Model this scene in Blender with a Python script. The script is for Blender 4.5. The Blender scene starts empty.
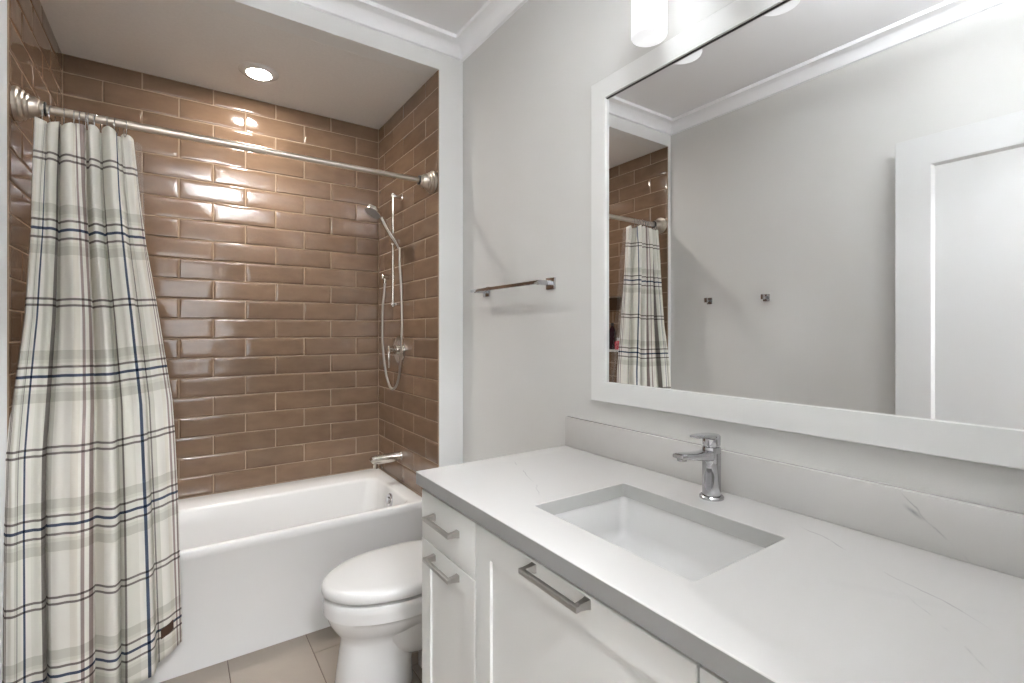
import bpy, bmesh, math, random
from mathutils import Vector, Matrix
from math import radians as R, sin, cos, pi

random.seed(7)
scene = bpy.context.scene
C = scene.collection

# ------------------------------------------------------------------ camera
cam_d = bpy.data.cameras.new('camera')
cam = bpy.data.objects.new('camera', cam_d)
C.objects.link(cam)
cam.location = (-1.2051, 0.0, 1.3536)
cam.rotation_euler = (R(90), 0, R(-34.468))
cam_d.sensor_fit = 'HORIZONTAL'
cam_d.sensor_width = 36.0
cam_d.lens = 487.415 / 1024 * 36.0
cam_d.shift_y = -(341.5 - 332.203) / 1024
cam_d.clip_start = 0.02
scene.camera = cam

# ------------------------------------------------------------------ world, exposure
w = bpy.data.worlds.new('world'); scene.world = w
w.use_nodes = True
w.node_tree.nodes['Background'].inputs[0].default_value = (0.95, 0.97, 1.0, 1)
w.node_tree.nodes['Background'].inputs[1].default_value = 1.0
scene.view_settings.view_transform = 'Standard'
scene.view_settings.look = 'None'
scene.view_settings.gamma = 1.0
scene.view_settings.use_curve_mapping = False
scene.view_settings.exposure = 1.70

def area(name, loc, rot, sx, sy, power, col=(1, 1, 1)):
    d = bpy.data.lights.new(name, 'AREA'); d.shape = 'RECTANGLE'
    d.size = sx; d.size_y = sy; d.energy = power; d.color = col
    o = bpy.data.objects.new(name, d); C.objects.link(o)
    o.location = loc; o.rotation_euler = rot
    return o

HALL_P, WIN_P, SHADE_E, SPOT_P, ROOM_E = 30, 48, 0.17, 17, 3.0
# fill light through an added hall window, unseen behind the camera
area('window_fill_light', (-1.6, -2.38, 1.55), (R(90), 0, R(180)), 1.7, 1.5, WIN_P, (0.90, 0.95, 1.0))
# fill light from an added, unseen hall ceiling lamp
area('hall_fill_light', (-1.1, -1.1, 2.72), (0, 0, 0), 0.34, 0.34, HALL_P, (0.95, 0.97, 1.0))

# ------------------------------------------------------------------ constants
YF, YB = 2.20, 3.068            # alcove front plane, alcove back tile face
XA, XL = -0.139, -1.649         # alcove right / left tile faces
XW = -1.68                      # left wall of the room
ZC, ZA = 2.812, 2.658           # room ceiling, alcove ceiling
YN = 0.052                       # near wall, inner face
RIM = 0.487

# ------------------------------------------------------------------ materials
def srgb(r, g, b):
    f = lambda c: (c/255/12.92) if c/255 <= .04045 else ((c/255+.055)/1.055)**2.4
    return (f(r), f(g), f(b), 1)

def mat(name, col, rough=0.5, metal=0.0, spec=0.5, **kw):
    m = bpy.data.materials.new(name); m.use_nodes = True
    b = m.node_tree.nodes['Principled BSDF']
    b.inputs['Base Color'].default_value = col
    b.inputs['Roughness'].default_value = rough
    b.inputs['Metallic'].default_value = metal
    b.inputs['Specular IOR Level'].default_value = spec
    for k, v in kw.items():
        b.inputs[k.replace('_', ' ')].default_value = v
    return m

def add_noise(m, scale, amount, c2=None, bump=0.0, bscale=None, detail=3, stretch=None):
    """noise variation between the base colour and c2, and a noise bump"""
    nt = m.node_tree; N = nt.nodes; L = nt.links; b = N['Principled BSDF']
    tc = N.new('ShaderNodeTexCoord')
    mp = N.new('ShaderNodeMapping')
    if stretch: mp.inputs['Scale'].default_value = stretch
    L.new(tc.outputs['Object'], mp.inputs[0])
    n = N.new('ShaderNodeTexNoise'); n.inputs['Scale'].default_value = scale; n.inputs['Detail'].default_value = detail
    L.new(mp.outputs[0], n.inputs['Vector'])
    if c2 is not None:
        mx = N.new('ShaderNodeMix'); mx.data_type = 'RGBA'
        mx.inputs[6].default_value = b.inputs['Base Color'].default_value[:]
        mx.inputs[7].default_value = c2
        rm = N.new('ShaderNodeMapRange'); rm.inputs[1].default_value = 0.5-amount; rm.inputs[2].default_value = 0.5+amount
        L.new(n.outputs[0], rm.inputs[0]); L.new(rm.outputs[0], mx.inputs[0]); L.new(mx.outputs[2], b.inputs['Base Color'])
    if bump:
        n2 = N.new('ShaderNodeTexNoise'); n2.inputs['Scale'].default_value = bscale or scale; n2.inputs['Detail'].default_value = 2
        L.new(tc.outputs['Object'], n2.inputs['Vector'])
        bp = N.new('ShaderNodeBump'); bp.inputs['Strength'].default_value = bump; bp.inputs['Distance'].default_value = 0.002
        L.new(n2.outputs[0], bp.inputs['Height']); L.new(bp.outputs[0], b.inputs['Normal'])
    return m

M = {}
M['wall'] = add_noise(mat('wall_paint', srgb(214, 213, 210), 0.75, spec=0.2), 3, .3, srgb(216, 215, 212), bump=.15, bscale=260)
M['ceiling'] = add_noise(mat('ceiling_paint', srgb(243, 243, 244), 0.85, spec=0.15), 3, .3, srgb(244, 244, 245), bump=.1, bscale=240)
M['alc_ceiling'] = add_noise(mat('alcove_ceiling_paint', srgb(236, 234, 231), 0.8, spec=0.2), 90, .25, srgb(230, 228, 225), bump=.3, bscale=200)
M['trim'] = mat('white_trim_paint', srgb(232, 232, 230), 0.38)
M['pillar'] = mat('pillar_paint', srgb(230, 230, 228), 0.6, spec=.3)
M['cabinet'] = mat('cabinet_paint', srgb(226, 226, 223), 0.4)
M['frame'] = mat('mirror_frame_paint', srgb(230, 230, 228), 0.35)
M['porcelain'] = mat('white_porcelain', srgb(224, 223, 221), 0.08, spec=.55)
M['tub'] = add_noise(mat('tub_acrylic', srgb(232, 231, 229), 0.16, spec=.5), 2, .3, srgb(230, 229, 227))
M['plastic'] = mat('white_plastic', srgb(222, 221, 219), 0.2)
M['chrome'] = mat('chrome', srgb(192, 192, 195), 0.06, 1.0)
M['nickel'] = mat('brushed_nickel', srgb(190, 188, 185), 0.34, 1.0)
M['rodmetal'] = mat('satin_nickel_rod', srgb(196, 186, 174), 0.34, 1.0)
M['mirror'] = mat('mirror_silver', (.84, .845, .845, 1), 0.0, 1.0)
M['gap'] = mat('dark_shadow_gap', srgb(40, 40, 40), 0.9, spec=.1)
M['grout'] = add_noise(mat('tile_grout', srgb(162, 141, 121), 0.85, spec=.15), 30, .3, srgb(152, 131, 111))
M['fgrout'] = mat('floor_grout', srgb(112, 98, 90), 0.9, spec=.1)
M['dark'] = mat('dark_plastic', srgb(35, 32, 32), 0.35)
M['white_cap'] = mat('bottle_cap_plastic', srgb(215, 210, 205), 0.35)
M['red'] = mat('red_bottle_plastic', srgb(190, 30, 60), 0.25)
M['black_bottle'] = mat('plum_bottle_plastic', srgb(50, 28, 36), 0.25)
M['rubber'] = mat('black_rubber', srgb(30, 30, 30), 0.6)
M['hallfloor'] = add_noise(mat('hall_oak_floor', srgb(150, 120, 92), 0.35), 4, .3, srgb(130, 100, 75), stretch=(8, 1, 1))

def tint_tile(name, c1, c2, rough, bump, bscale, nscale=9, stretch=(1, 1, 1), spec=.5):
    m = mat(name, c1, rough, spec=spec)
    nt = m.node_tree; N = nt.nodes; L = nt.links; b = N['Principled BSDF']
    tc = N.new('ShaderNodeTexCoord'); mp = N.new('ShaderNodeMapping'); mp.inputs['Scale'].default_value = stretch
    L.new(tc.outputs['Object'], mp.inputs[0])
    n = N.new('ShaderNodeTexNoise'); n.inputs['Scale'].default_value = nscale; n.inputs['Detail'].default_value = 4
    L.new(mp.outputs[0], n.inputs['Vector'])
    mx = N.new('ShaderNodeMix'); mx.data_type = 'RGBA'; mx.inputs[6].default_value = c1; mx.inputs[7].default_value = c2
    rm = N.new('ShaderNodeMapRange'); rm.inputs[1].default_value = .3; rm.inputs[2].default_value = .7
    L.new(n.outputs[0], rm.inputs[0]); L.new(rm.outputs[0], mx.inputs[0])
    at = N.new('ShaderNodeAttribute'); at.attribute_name = 'tint'
    mu = N.new('ShaderNodeMix'); mu.data_type = 'RGBA'; mu.blend_type = 'MULTIPLY'; mu.inputs[0].default_value = 1
    L.new(mx.outputs[2], mu.inputs[6]); L.new(at.outputs['Color'], mu.inputs[7]); L.new(mu.outputs[2], b.inputs['Base Color'])
    n2 = N.new('ShaderNodeTexNoise'); n2.inputs['Scale'].default_value = bscale; n2.inputs['Detail'].default_value = 1.5
    L.new(tc.outputs['Object'], n2.inputs['Vector'])
    bp = N.new('ShaderNodeBump'); bp.inputs['Strength'].default_value = bump; bp.inputs['Distance'].default_value = .01
    L.new(n2.outputs[0], bp.inputs['Height']); L.new(bp.outputs[0], b.inputs['Normal'])
    return m
M['tile'] = tint_tile('brown_glazed_tile', srgb(124, 100, 80), srgb(110, 88, 70), 0.09, 0.06, 14, stretch=(1, 1, 2.5), spec=.6)
M['ftile'] = tint_tile('beige_porcelain_floor_tile', srgb(155, 144, 134), srgb(146, 135, 125), 0.4, 0.04, 30, nscale=5)

def quartz():
    m = mat('white_quartz', srgb(205, 203, 200), 0.13, spec=.5)
    nt = m.node_tree; N = nt.nodes; L = nt.links; b = N['Principled BSDF']
    tc = N.new('ShaderNodeTexCoord')
    mp = N.new('ShaderNodeMapping'); mp.inputs['Rotation'].default_value = (0, 0, R(-28)); mp.inputs['Location'].default_value = (0.13, 0.05, 0)
    L.new(tc.outputs['Object'], mp.inputs[0])
    wv = N.new('ShaderNodeTexWave'); wv.wave_type = 'BANDS'; wv.bands_direction = 'X'
    wv.inputs['Scale'].default_value = 0.85; wv.inputs['Distortion'].default_value = 3.2; wv.inputs['Detail'].default_value = 4
    wv.inputs['Detail Scale'].default_value = 1.3
    L.new(mp.outputs[0], wv.inputs['Vector'])
    rp = N.new('ShaderNodeValToRGB'); e = rp.color_ramp.elements
    e[0].position = 0; e[0].color = (1, 1, 1, 1); e[1].position = .03; e[1].color = (0, 0, 0, 1)
    L.new(wv.outputs[1], rp.inputs[0])
    n = N.new('ShaderNodeTexNoise'); n.inputs['Scale'].default_value = 4.5; n.inputs['Detail'].default_value = 4
    L.new(tc.outputs['Object'], n.inputs['Vector'])
    rm = N.new('ShaderNodeMapRange'); rm.inputs[1].default_value = .52; rm.inputs[2].default_value = .72; rm.inputs[4].default_value = .10
    L.new(n.outputs[0], rm.inputs[0])
    mu = N.new('ShaderNodeMath'); mu.operation = 'MULTIPLY'
    L.new(rp.outputs[0], mu.inputs[0]); L.new(rm.outputs[0], mu.inputs[1])
    mx = N.new('ShaderNodeMix'); mx.data_type = 'RGBA'
    mx.inputs[6].default_value = srgb(205, 203, 200); mx.inputs[7].default_value = srgb(150, 150, 152)
    L.new(mu.outputs[0], mx.inputs[0]); L.new(mx.outputs[2], b.inputs['Base Color'])
    return m
def add_vein(m, ax0, ax1, p, q, org, wid, ext, seed):
    '''a thin wandering grey vein along the line p-q (in the plane of ax0, ax1), fading in and out'''
    nt = m.node_tree; N = nt.nodes; L = nt.links; b = N['Principled BSDF']
    def MT(op, a, c=None, d=None):
        n = N.new('ShaderNodeMath'); n.operation = op
        for i, v in enumerate((a, c, d)):
            if v is None: continue
            if isinstance(v, (int, float)): n.inputs[i].default_value = v
            else: L.new(v, n.inputs[i])
        return n.outputs[0]
    tc = N.new('ShaderNodeTexCoord'); sp = N.new('ShaderNodeSeparateXYZ'); L.new(tc.outputs['Object'], sp.inputs[0])
    n1 = N.new('ShaderNodeTexNoise'); n1.inputs['Scale'].default_value = 9; n1.inputs['Detail'].default_value = 5; n1.noise_dimensions = '4D'; n1.inputs['W'].default_value = seed
    n2 = N.new('ShaderNodeTexNoise'); n2.inputs['Scale'].default_value = 16; n2.inputs['Detail'].default_value = 3; n2.noise_dimensions = '4D'; n2.inputs['W'].default_value = seed+5
    L.new(tc.outputs['Object'], n1.inputs['Vector']); L.new(tc.outputs['Object'], n2.inputs['Vector'])
    P = (p[0]-org[0], p[1]-org[1]); Q = (q[0]-org[0], q[1]-org[1])
    ln = math.hypot(Q[0]-P[0], Q[1]-P[1]); tx, ty = (Q[0]-P[0])/ln, (Q[1]-P[1])/ln
    X, Y = sp.outputs[ax0], sp.outputs[ax1]
    dx = MT('SUBTRACT', X, P[0]); dy = MT('SUBTRACT', Y, P[1])
    al = MT('ADD', MT('MULTIPLY', dx, tx), MT('MULTIPLY', dy, ty))
    di = MT('ADD', MT('SUBTRACT', MT('MULTIPLY', dx, ty), MT('MULTIPLY', dy, tx)), MT('MULTIPLY', MT('SUBTRACT', n1.outputs[0], .5), .045))
    core = N.new('ShaderNodeMapRange'); core.inputs[1].default_value = 0; core.inputs[2].default_value = wid; core.inputs[3].default_value = 1; core.inputs[4].default_value = 0
    L.new(MT('ABSOLUTE', di), core.inputs[0])
    f = N.new('ShaderNodeMapRange'); f.inputs[1].default_value = .40; f.inputs[2].default_value = .66
    L.new(n2.outputs[0], f.inputs[0])
    g1 = N.new('ShaderNodeMapRange'); g1.inputs[1].default_value = -ext; g1.inputs[2].default_value = ext*.5; L.new(al, g1.inputs[0])
    g2 = N.new('ShaderNodeMapRange'); g2.inputs[1].default_value = ln+ext; g2.inputs[2].default_value = ln-ext*.5; L.new(al, g2.inputs[0])
    k = MT('MULTIPLY', MT('MULTIPLY', core.outputs[0], f.outputs[0]), MT('MULTIPLY', g1.outputs[0], g2.outputs[0]))
    mx = N.new('ShaderNodeMix'); mx.data_type = 'RGBA'; mx.inputs[7].default_value = srgb(138, 138, 140)
    old = b.inputs['Base Color'].links[0].from_socket
    L.new(old, mx.inputs[6]); L.new(MT('MULTIPLY', k, .8), mx.inputs[0]); L.new(mx.outputs[2], b.inputs['Base Color'])
M['quartz'] = quartz()
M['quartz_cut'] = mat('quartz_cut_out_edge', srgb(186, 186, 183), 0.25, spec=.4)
M['quartz_top'] = quartz(); M['quartz_splash'] = quartz()
add_vein(M['quartz_top'], 0, 1, (-.105, .485), (-.24, .22), (-.3, .73), .0022, .05, 1.0)
add_vein(M['quartz_top'], 0, 1, (-.25, .28), (-.37, .165), (-.3, .73), .0022, .05, 4.0)
add_vein(M['quartz_top'], 0, 1, (-.30, 1.30), (-.42, 1.02), (-.3, .73), .0016, .05, 7.0)
add_vein(M['quartz_splash'], 1, 2, (.352, 1.026), (.262, .938), (.73, .934), .0022, .02, 2.0)
add_vein(M['quartz_splash'], 1, 2, (.345, 1.012), (.328, 1.004), (.73, .934), .006, .015, 11.0)
M['quartz_edge'] = mat('quartz_darker_edge', srgb(146, 145, 143), 0.3, spec=.4)  # worktop side faces, a darker grey than the top

def emis(name, col, s):
    m = mat(name, col, 0.3)
    b = m.node_tree.nodes['Principled BSDF']
    b.inputs['Emission Color'].default_value = col; b.inputs['Emission Strength'].default_value = s
    return m
M['shade'] = emis('frosted_lamp_glass', (.97, .985, 1, 1), SHADE_E)
M['lens'] = emis('downlight_lens', (1, .965, .92, 1), 105.0)
M['flush'] = emis('flush_lamp_glass', (.93, .965, 1, 1), ROOM_E)
M['flush_top'] = emis('uplight_disc_glow', (.93, .965, 1, 1), 150.0)

def glassy():
    m = mat('clear_vinyl', (1, 1, 1, 1), 0.12, spec=.6)
    b = m.node_tree.nodes['Principled BSDF']
    b.inputs['Alpha'].default_value = 0.09
    return m
M['vinyl'] = glassy()
M['pane'] = mat('window_glass', (1, 1, 1, 1), 0.0, Transmission_Weight=1.0)

def plaid():
    m = mat('plaid_cotton', (.8, .8, .8, 1), 0.9, spec=.1)
    nt = m.node_tree; N = nt.nodes; L = nt.links; b = N['Principled BSDF']
    uv = N.new('ShaderNodeUVMap'); sp = N.new('ShaderNodeSeparateXYZ'); L.new(uv.outputs[0], sp.inputs[0])
    def band(src, stops):
        fr = N.new('ShaderNodeMath'); fr.operation = 'FRACT'; L.new(src, fr.inputs[0])
        r = N.new('ShaderNodeValToRGB'); r.color_ramp.interpolation = 'CONSTANT'
        L.new(fr.outputs[0], r.inputs[0])
        el = r.color_ramp.elements
        while len(el) > 1: el.remove(el[0])
        el[0].position = 0; el[0].color = stops[0][1]
        for p, c in stops[1:]:
            e = el.new(p); e.color = c
        return r.outputs[0]
    W = (1, 1, 1, 1); navy = (.09, .12, .19, 1); grey = (.27, .25, .245, 1); gband = (.79, .79, .765, 1); mauve = (.42, .35, .35, 1)
    gb2 = (.90, .905, .885, 1)
    # height pattern: navy at 0 flanked by greys and pale bands, thin grey pair at .5
    hs = [(0, navy), (.0095, W), (.052, grey), (.070, W), (.088, gb2), (.112, gband), (.175, W),
          (.470, grey), (.487, W), (.512, grey), (.529, W),
          (.825, gband), (.888, gb2), (.912, W), (.930, grey), (.948, W), (.9905, navy)]
    vs = [(0, navy), (.014, W), (.05, gb2), (.135, grey), (.158, gband), (.23, W),
          (.37, (.93, .91, .88, 1)), (.43, W), (.455, mauve), (.482, W), (.512, mauve), (.540, W), (.60, (.93, .92, .89, 1)), (.68, W),
          (.77, gband), (.842, grey), (.862, gb2), (.94, W), (.986, navy)]
    a = band(sp.outputs[1], hs); c = band(sp.outputs[0], vs)
    mu = N.new('ShaderNodeMix'); mu.data_type = 'RGBA'; mu.blend_type = 'MULTIPLY'; mu.inputs[0].default_value = 1
    L.new(a, mu.inputs[6]); L.new(c, mu.inputs[7])
    m2 = N.new('ShaderNodeMix'); m2.data_type = 'RGBA'; m2.blend_type = 'MULTIPLY'; m2.inputs[0].default_value = 1
    m2.inputs[7].default_value = srgb(243, 240, 232)
    L.new(mu.outputs[2], m2.inputs[6]); L.new(m2.outputs[2], b.inputs['Base Color'])
    n = N.new('ShaderNodeTexNoise'); n.inputs['Scale'].default_value = 400
    bp = N.new('ShaderNodeBump'); bp.inputs['Strength'].default_value = .15; bp.inputs['Distance'].default_value = .001
    L.new(n.outputs[0], bp.inputs['Height']); L.new(bp.outputs[0], b.inputs['Normal'])
    # thin cloth lets a little light through
    tr = N.new('ShaderNodeBsdfTranslucent'); L.new(m2.outputs[2], tr.inputs[0])
    ms = N.new('ShaderNodeMixShader'); ms.inputs[0].default_value = .22
    L.new(b.outputs[0], ms.inputs[1]); L.new(tr.outputs[0], ms.inputs[2])
    L.new(ms.outputs[0], N['Material Output'].inputs[0])
    return m
M['plaid'] = plaid()
M['leather'] = add_noise(mat('brown_leather_patch', srgb(74, 44, 24), 0.6), 60, .3, srgb(50, 30, 18))
M['stitch'] = mat('embossed_lettering', srgb(120, 84, 52), 0.6)

# ------------------------------------------------------------------ helpers
def obj(name, bm, m, parent=None, loc=None, sharp=25, smooth=True):
    """link a bmesh given in world coordinates as one mesh object whose origin sits at loc (or its parent's)"""
    base = Vector((0, 0, 0))
    if parent is not None: base = WORLD[parent.name]
    org = Vector(loc) if loc is not None else base
    me = bpy.data.meshes.new(name)
    bmesh.ops.translate(bm, verts=bm.verts, vec=-org)
    bmesh.ops.recalc_face_normals(bm, faces=bm.faces)
    bm.to_mesh(me); bm.free()
    if smooth:
        me.polygons.foreach_set('use_smooth', [True]*len(me.polygons))
        me.set_sharp_from_angle(angle=R(sharp))
    for mm in (m if isinstance(m, (list, tuple)) else [m]): me.materials.append(mm)
    o = bpy.data.objects.new(name, me); C.objects.link(o)
    if parent is not None:
        o.parent = parent; o.location = org - base
    else:
        o.location = org
    WORLD[o.name] = org
    return o
WORLD = {}
def thing(name, label, cat, loc=(0, 0, 0), group=None):
    o = bpy.data.objects.new(name, None); o.empty_display_size = .05
    C.objects.link(o); o.location = loc; WORLD[o.name] = Vector(loc)
    return tag(o, label, cat, group)
def tag(o, label, cat, group=None):
    o['label'] = label; o['category'] = cat
    if group: o['group'] = group
    return o
def struct(name, bm, m, smooth=False, parent=None):
    o = obj(name, bm, m, parent, smooth=smooth)
    if parent is None: o['kind'] = 'structure'
    return o

def box(bm, x0, x1, y0, y1, z0, z1, bev=0.0, seg=2):
    r = bmesh.ops.create_cube(bm, size=1.0)
    vs = r['verts']
    for v in vs:
        v.co = Vector(((x0+x1)/2 + v.co.x*(x1-x0), (y0+y1)/2 + v.co.y*(y1-y0), (z0+z1)/2 + v.co.z*(z1-z0)))
    if bev > 0:
        es = list({e for v in vs for e in v.link_edges})
        bmesh.ops.bevel(bm, geom=es, offset=bev, segments=seg, affect='EDGES', profile=.5)
    return bm
def B(*a, **k): return box(bmesh.new(), *a, **k)

def frame_of(d):
    d = d.normalized(); up = Vector((0, 0, 1)) if abs(d.z) < .95 else Vector((1, 0, 0))
    a = d.cross(up).normalized(); b = a.cross(d).normalized()
    return a, b
def tube(bm, pts, rad, n=16, caps=True, squash=1.0):
    pts = [Vector(p) for p in pts]
    if not isinstance(rad, (list, tuple)): rad = [rad]*len(pts)
    rings = []; a = None
    for i, p in enumerate(pts):
        d = (pts[min(i+1, len(pts)-1)] - pts[max(i-1, 0)]).normalized()
        if a is None: a, b = frame_of(d)
        else:
            a = (a - d*a.dot(d)).normalized(); b = a.cross(d).normalized()
        rings.append([bm.verts.new(p + (a*cos(2*pi*k/n) + b*sin(2*pi*k/n)*squash)*rad[i]) for k in range(n)])
    for r0, r1 in zip(rings, rings[1:]):
        for k in range(n): bm.faces.new((r0[k], r0[(k+1) % n], r1[(k+1) % n], r1[k]))
    if caps:
        bm.faces.new(rings[0][::-1]); bm.faces.new(rings[-1])
    return bm
def lathe(bm, origin, axis, prof, n=32):
    """prof: list of (distance along axis, radius)"""
    o = Vector(origin); d = Vector(axis).normalized(); a, b = frame_of(d)
    rings = []
    for t, r in prof:
        if r < 1e-5: rings.append([bm.verts.new(o+d*t)])
        else: rings.append([bm.verts.new(o + d*t + (a*cos(2*pi*k/n)+b*sin(2*pi*k/n))*r) for k in range(n)])
    for r0, r1 in zip(rings, rings[1:]):
        for k in range(n):
            k2 = (k+1) % n
            if len(r0) == 1 and len(r1) == 1: continue
            if len(r0) == 1: bm.faces.new((r0[0], r1[k2], r1[k]))
            elif len(r1) == 1: bm.faces.new((r0[k], r0[k2], r1[0]))
            else: bm.faces.new((r0[k], r0[k2], r1[k2], r1[k]))
    if len(rings[0]) > 1: bm.faces.new(rings[0][::-1])
    if len(rings[-1]) > 1: bm.faces.new(rings[-1])
    return bm
def loft(bm, rings, close_first=True, close_last=True):
    vr = [[bm.verts.new(p) for p in r] for r in rings]
    n = len(vr[0])
    for r0, r1 in zip(vr, vr[1:]):
        for k in range(n): bm.faces.new((r0[k], r0[(k+1) % n], r1[(k+1) % n], r1[k]))
    if close_first: bm.faces.new(vr[0][::-1])
    if close_last: bm.faces.new(vr[-1])
    return vr
def rrect(x0, x1, y0, y1, r, z, seg=6):
    """rounded rectangle ring in the horizontal plane, 4*(seg+1) points"""
    pts = []
    for cx, cy, a0 in ((x1-r, y1-r, 0), (x0+r, y1-r, 90), (x0+r, y0+r, 180), (x1-r, y0+r, 270)):
        for i in range(seg+1):
            a = R(a0 + 90*i/seg); pts.append(Vector((cx + r*cos(a), cy + r*sin(a), z)))
    return pts
def smoothpath(pts, n=10):
    """Catmull-Rom through pts"""
    P = [Vector(p) for p in pts]; out = []
    P = [P[0]*2-P[1]] + P + [P[-1]*2-P[-2]]
    for i in range(1, len(P)-2):
        p0, p1, p2, p3 = P[i-1:i+3]
        for k in range(n):
            t = k/n
            out.append(.5*((2*p1) + (p2-p0)*t + (2*p0-5*p1+4*p2-p3)*t*t + (3*p1-p0-3*p2+p3)*t**3))
    out.append(P[-2]); return out
def interp(x, xs, ys):
    if x <= xs[0]: return ys[0]
    for i in range(len(xs)-1):
        if x <= xs[i+1]: return ys[i] + (ys[i+1]-ys[i])*(x-xs[i])/(xs[i+1]-xs[i])
    return ys[-1]
def copy_tree(o, dloc, parent=None):
    c = o.copy(); C.objects.link(c)
    if parent is not None: c.parent = parent
    else: c.location = o.location + Vector(dloc)
    for ch in list(o.children): copy_tree(ch, dloc, c)
    return c

# ------------------------------------------------------------------ tiled surfaces
def tiles(bm, layer, to3, a0, a1, b0, b1, rows, gapa, gapb, holes=(), thick=.007, pillow=True, seed=1, tilt=.0016):
    """rows: (lower, upper, joint phase, tile length). to3(a, b, h) gives the point; h is height above the grout."""
    rnd = random.Random(seed)
    for (lo, hi, ph, ln) in rows:
        k = math.floor((a0 - ph)/ln)
        while ph + k*ln < a1:
            s, e = ph + k*ln, ph + (k+1)*ln; k += 1
            tint = 1 + rnd.uniform(-.09, .09); t1 = rnd.uniform(-tilt, tilt); t2 = rnd.uniform(-tilt, tilt)*.6
            w1, w2, w3 = rnd.uniform(.0002, .0009), rnd.uniform(0, 6), rnd.uniform(-.0006, .0006)
            s, e = max(s, a0), min(e, a1); l2, h2 = max(lo, b0), min(hi, b1)
            pieces = [(s, e, l2, h2)]
            for (ha0, ha1, hb0, hb1) in holes:
                np_ = []
                for (ps, pe, pl, ph_) in pieces:
                    if pe <= ha0 or ps >= ha1 or ph_ <= hb0+1e-4 or pl >= hb1-1e-4: np_.append((ps, pe, pl, ph_)); continue
                    if ps < ha0: np_.append((ps, ha0, pl, ph_))
                    if pe > ha1: np_.append((ha1, pe, pl, ph_))
                pieces = np_
            for (ps, pe, pl, pu) in pieces:
                ps += gapa/2; pe -= gapa/2; pl += gapb/2; pu -= gapb/2
                if pe-ps < .012 or pu-pl < .012: continue
                A, Bq = pe-ps, pu-pl
                if pillow:
                    ea = [0, .0012, .004, .010]; ea = [q for q in ea if q < A/2]
                    fa = ea + [A*q for q in (.1, .2, .35, .5, .65, .8, .9) if .012 < A*q < A-.012] + [A-q for q in ea[::-1]]
                    eb = [q for q in ea if q < Bq/2]
                    fb = eb + [Bq*q for q in (.25, .5, .75) if .012 < Bq*q < Bq-.012] + [Bq-q for q in eb[::-1]]
                else:
                    fa = [0, .001, A-.001, A]; fb = [0, .001, Bq-.001, Bq]
                def prof(d):
                    return 0.0 if d <= 0 else min(1.0, interp(d, [0, .0012, .004, .010], [0, .50, .85, 1.0]))
                grid = []
                for q in fb:
                    row = []
                    for p in fa:
                        if pillow:
                            h = thick*min(prof(min(p, A-p)), prof(min(q, Bq-q)))
                            h += (t1*(p/A-.5)*2 + t2*(q/Bq-.5)*2 + w1*sin(9*p/A+w2)*cos(4*q/Bq+w2) + w3*(1-(2*q/Bq-1)**2)) * (1 if h > thick*.5 else 0)
                        else:
                            h = thick*(1 if (0 < p < A and 0 < q < Bq) else .6)
                            if not (0 < p < A and 0 < q < Bq): h = 0 if False else thick*.4
                        row.append(bm.verts.new(to3(ps+p, pl+q, h)))
                    grid.append(row)
                for i in range(len(fb)-1):
                    for j in range(len(fa)-1):
                        f = bm.faces.new((grid[i][j], grid[i][j+1], grid[i+1][j+1], grid[i+1][j]))
                        f.material_index = 0
                        for lp in f.loops: lp[layer] = (tint, tint, tint*.99, 1)

def rows_for(phase_even, phase_odd):
    r = [(ZA-.0856, ZA+.0187, phase_even, .3054)]; z = ZA-.0856; k = 1
    while z > RIM - .08:
        r.append((z-.1043, z, phase_odd if k % 2 else phase_even, .3054)); z -= .1043; k += 1
    return r

def wall_tiled(name, to3, a0, a1, b0, b1, rows, backing, holes=(), seed=1):
    bm = bmesh.new(); lay = bm.loops.layers.float_color.new('tint')
    tiles(bm, lay, to3, a0, a1, b0, b1, rows, .0062, .0050, holes, thick=.0032, seed=seed)
    n = len(bm.faces)
    for bx in backing: box(bm, *bx)
    bm.faces.ensure_lookup_table()
    for f in bm.faces[n:]: f.material_index = 1
    return bm, lay

T = .0035
# back wall (faces -Y)
bm, _ = wall_tiled('wall_back', lambda a, b, h: Vector((a, YB+T-.001-h, b)), XL, XA, RIM, ZA, rows_for(-.4348, -.2821),
                   [(XL-.25, XA+.25, YB+T-.001, YB+.12, RIM-.02, ZA+.05), (XL-.25, XA+.25, YB+.0065, YB+.12, 0, RIM-.02)], seed=3)
struct('wall_back', bm, [M['tile'], M['grout']], smooth=True)
# alcove right wall (faces -X)
bm, _ = wall_tiled('wall_alcove_right', lambda a, b, h: Vector((XA+T-.001-h, a, b)), YF+.004, YB, RIM, ZA, rows_for(2.354, 2.5067),
                   [(XA+T-.001, XA+.03, YF+.002, YB+.003, 0, ZA+.05)], seed=5)
struct('wall_alcove_right', bm, [M['tile'], M['grout']], smooth=True)
# alcove left wall with a recessed niche (faces +X)
NY0, NY1, NZ0, NZ1, ND = 2.555, 2.905, 1.2165, 1.6337, .092
bm, lay = wall_tiled('wall_alcove_left', lambda a, b, h: Vector((XL-T+.001+h, a, b)), YF+.004, YB, RIM, ZA, rows_for(2.354, 2.5067),
                   [(XL-.15, XL-T+.001, YF+.002, NY0, 0, ZA+.05), (XL-.15, XL-T+.001, NY1, YB+.003, 0, ZA+.05),
                    (XL-.15, XL-T+.001, NY0, NY1, 0, NZ0-.02), (XL-.15, XL-T+.001, NY0, NY1, NZ1, ZA+.05),
                    (XL-.15, XL-ND-T, NY0, NY1, NZ0-.02, NZ1)],
                   holes=[(NY0, NY1, NZ0, NZ1)], seed=8)
nf = len(bm.faces)
tiles(bm, lay, lambda a, b, h: Vector((XL-ND-T+h, a, b)), NY0, NY1, NZ0, NZ1, rows_for(2.354, 2.5067), .0062, .0050, thick=.0032, seed=12)
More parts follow.
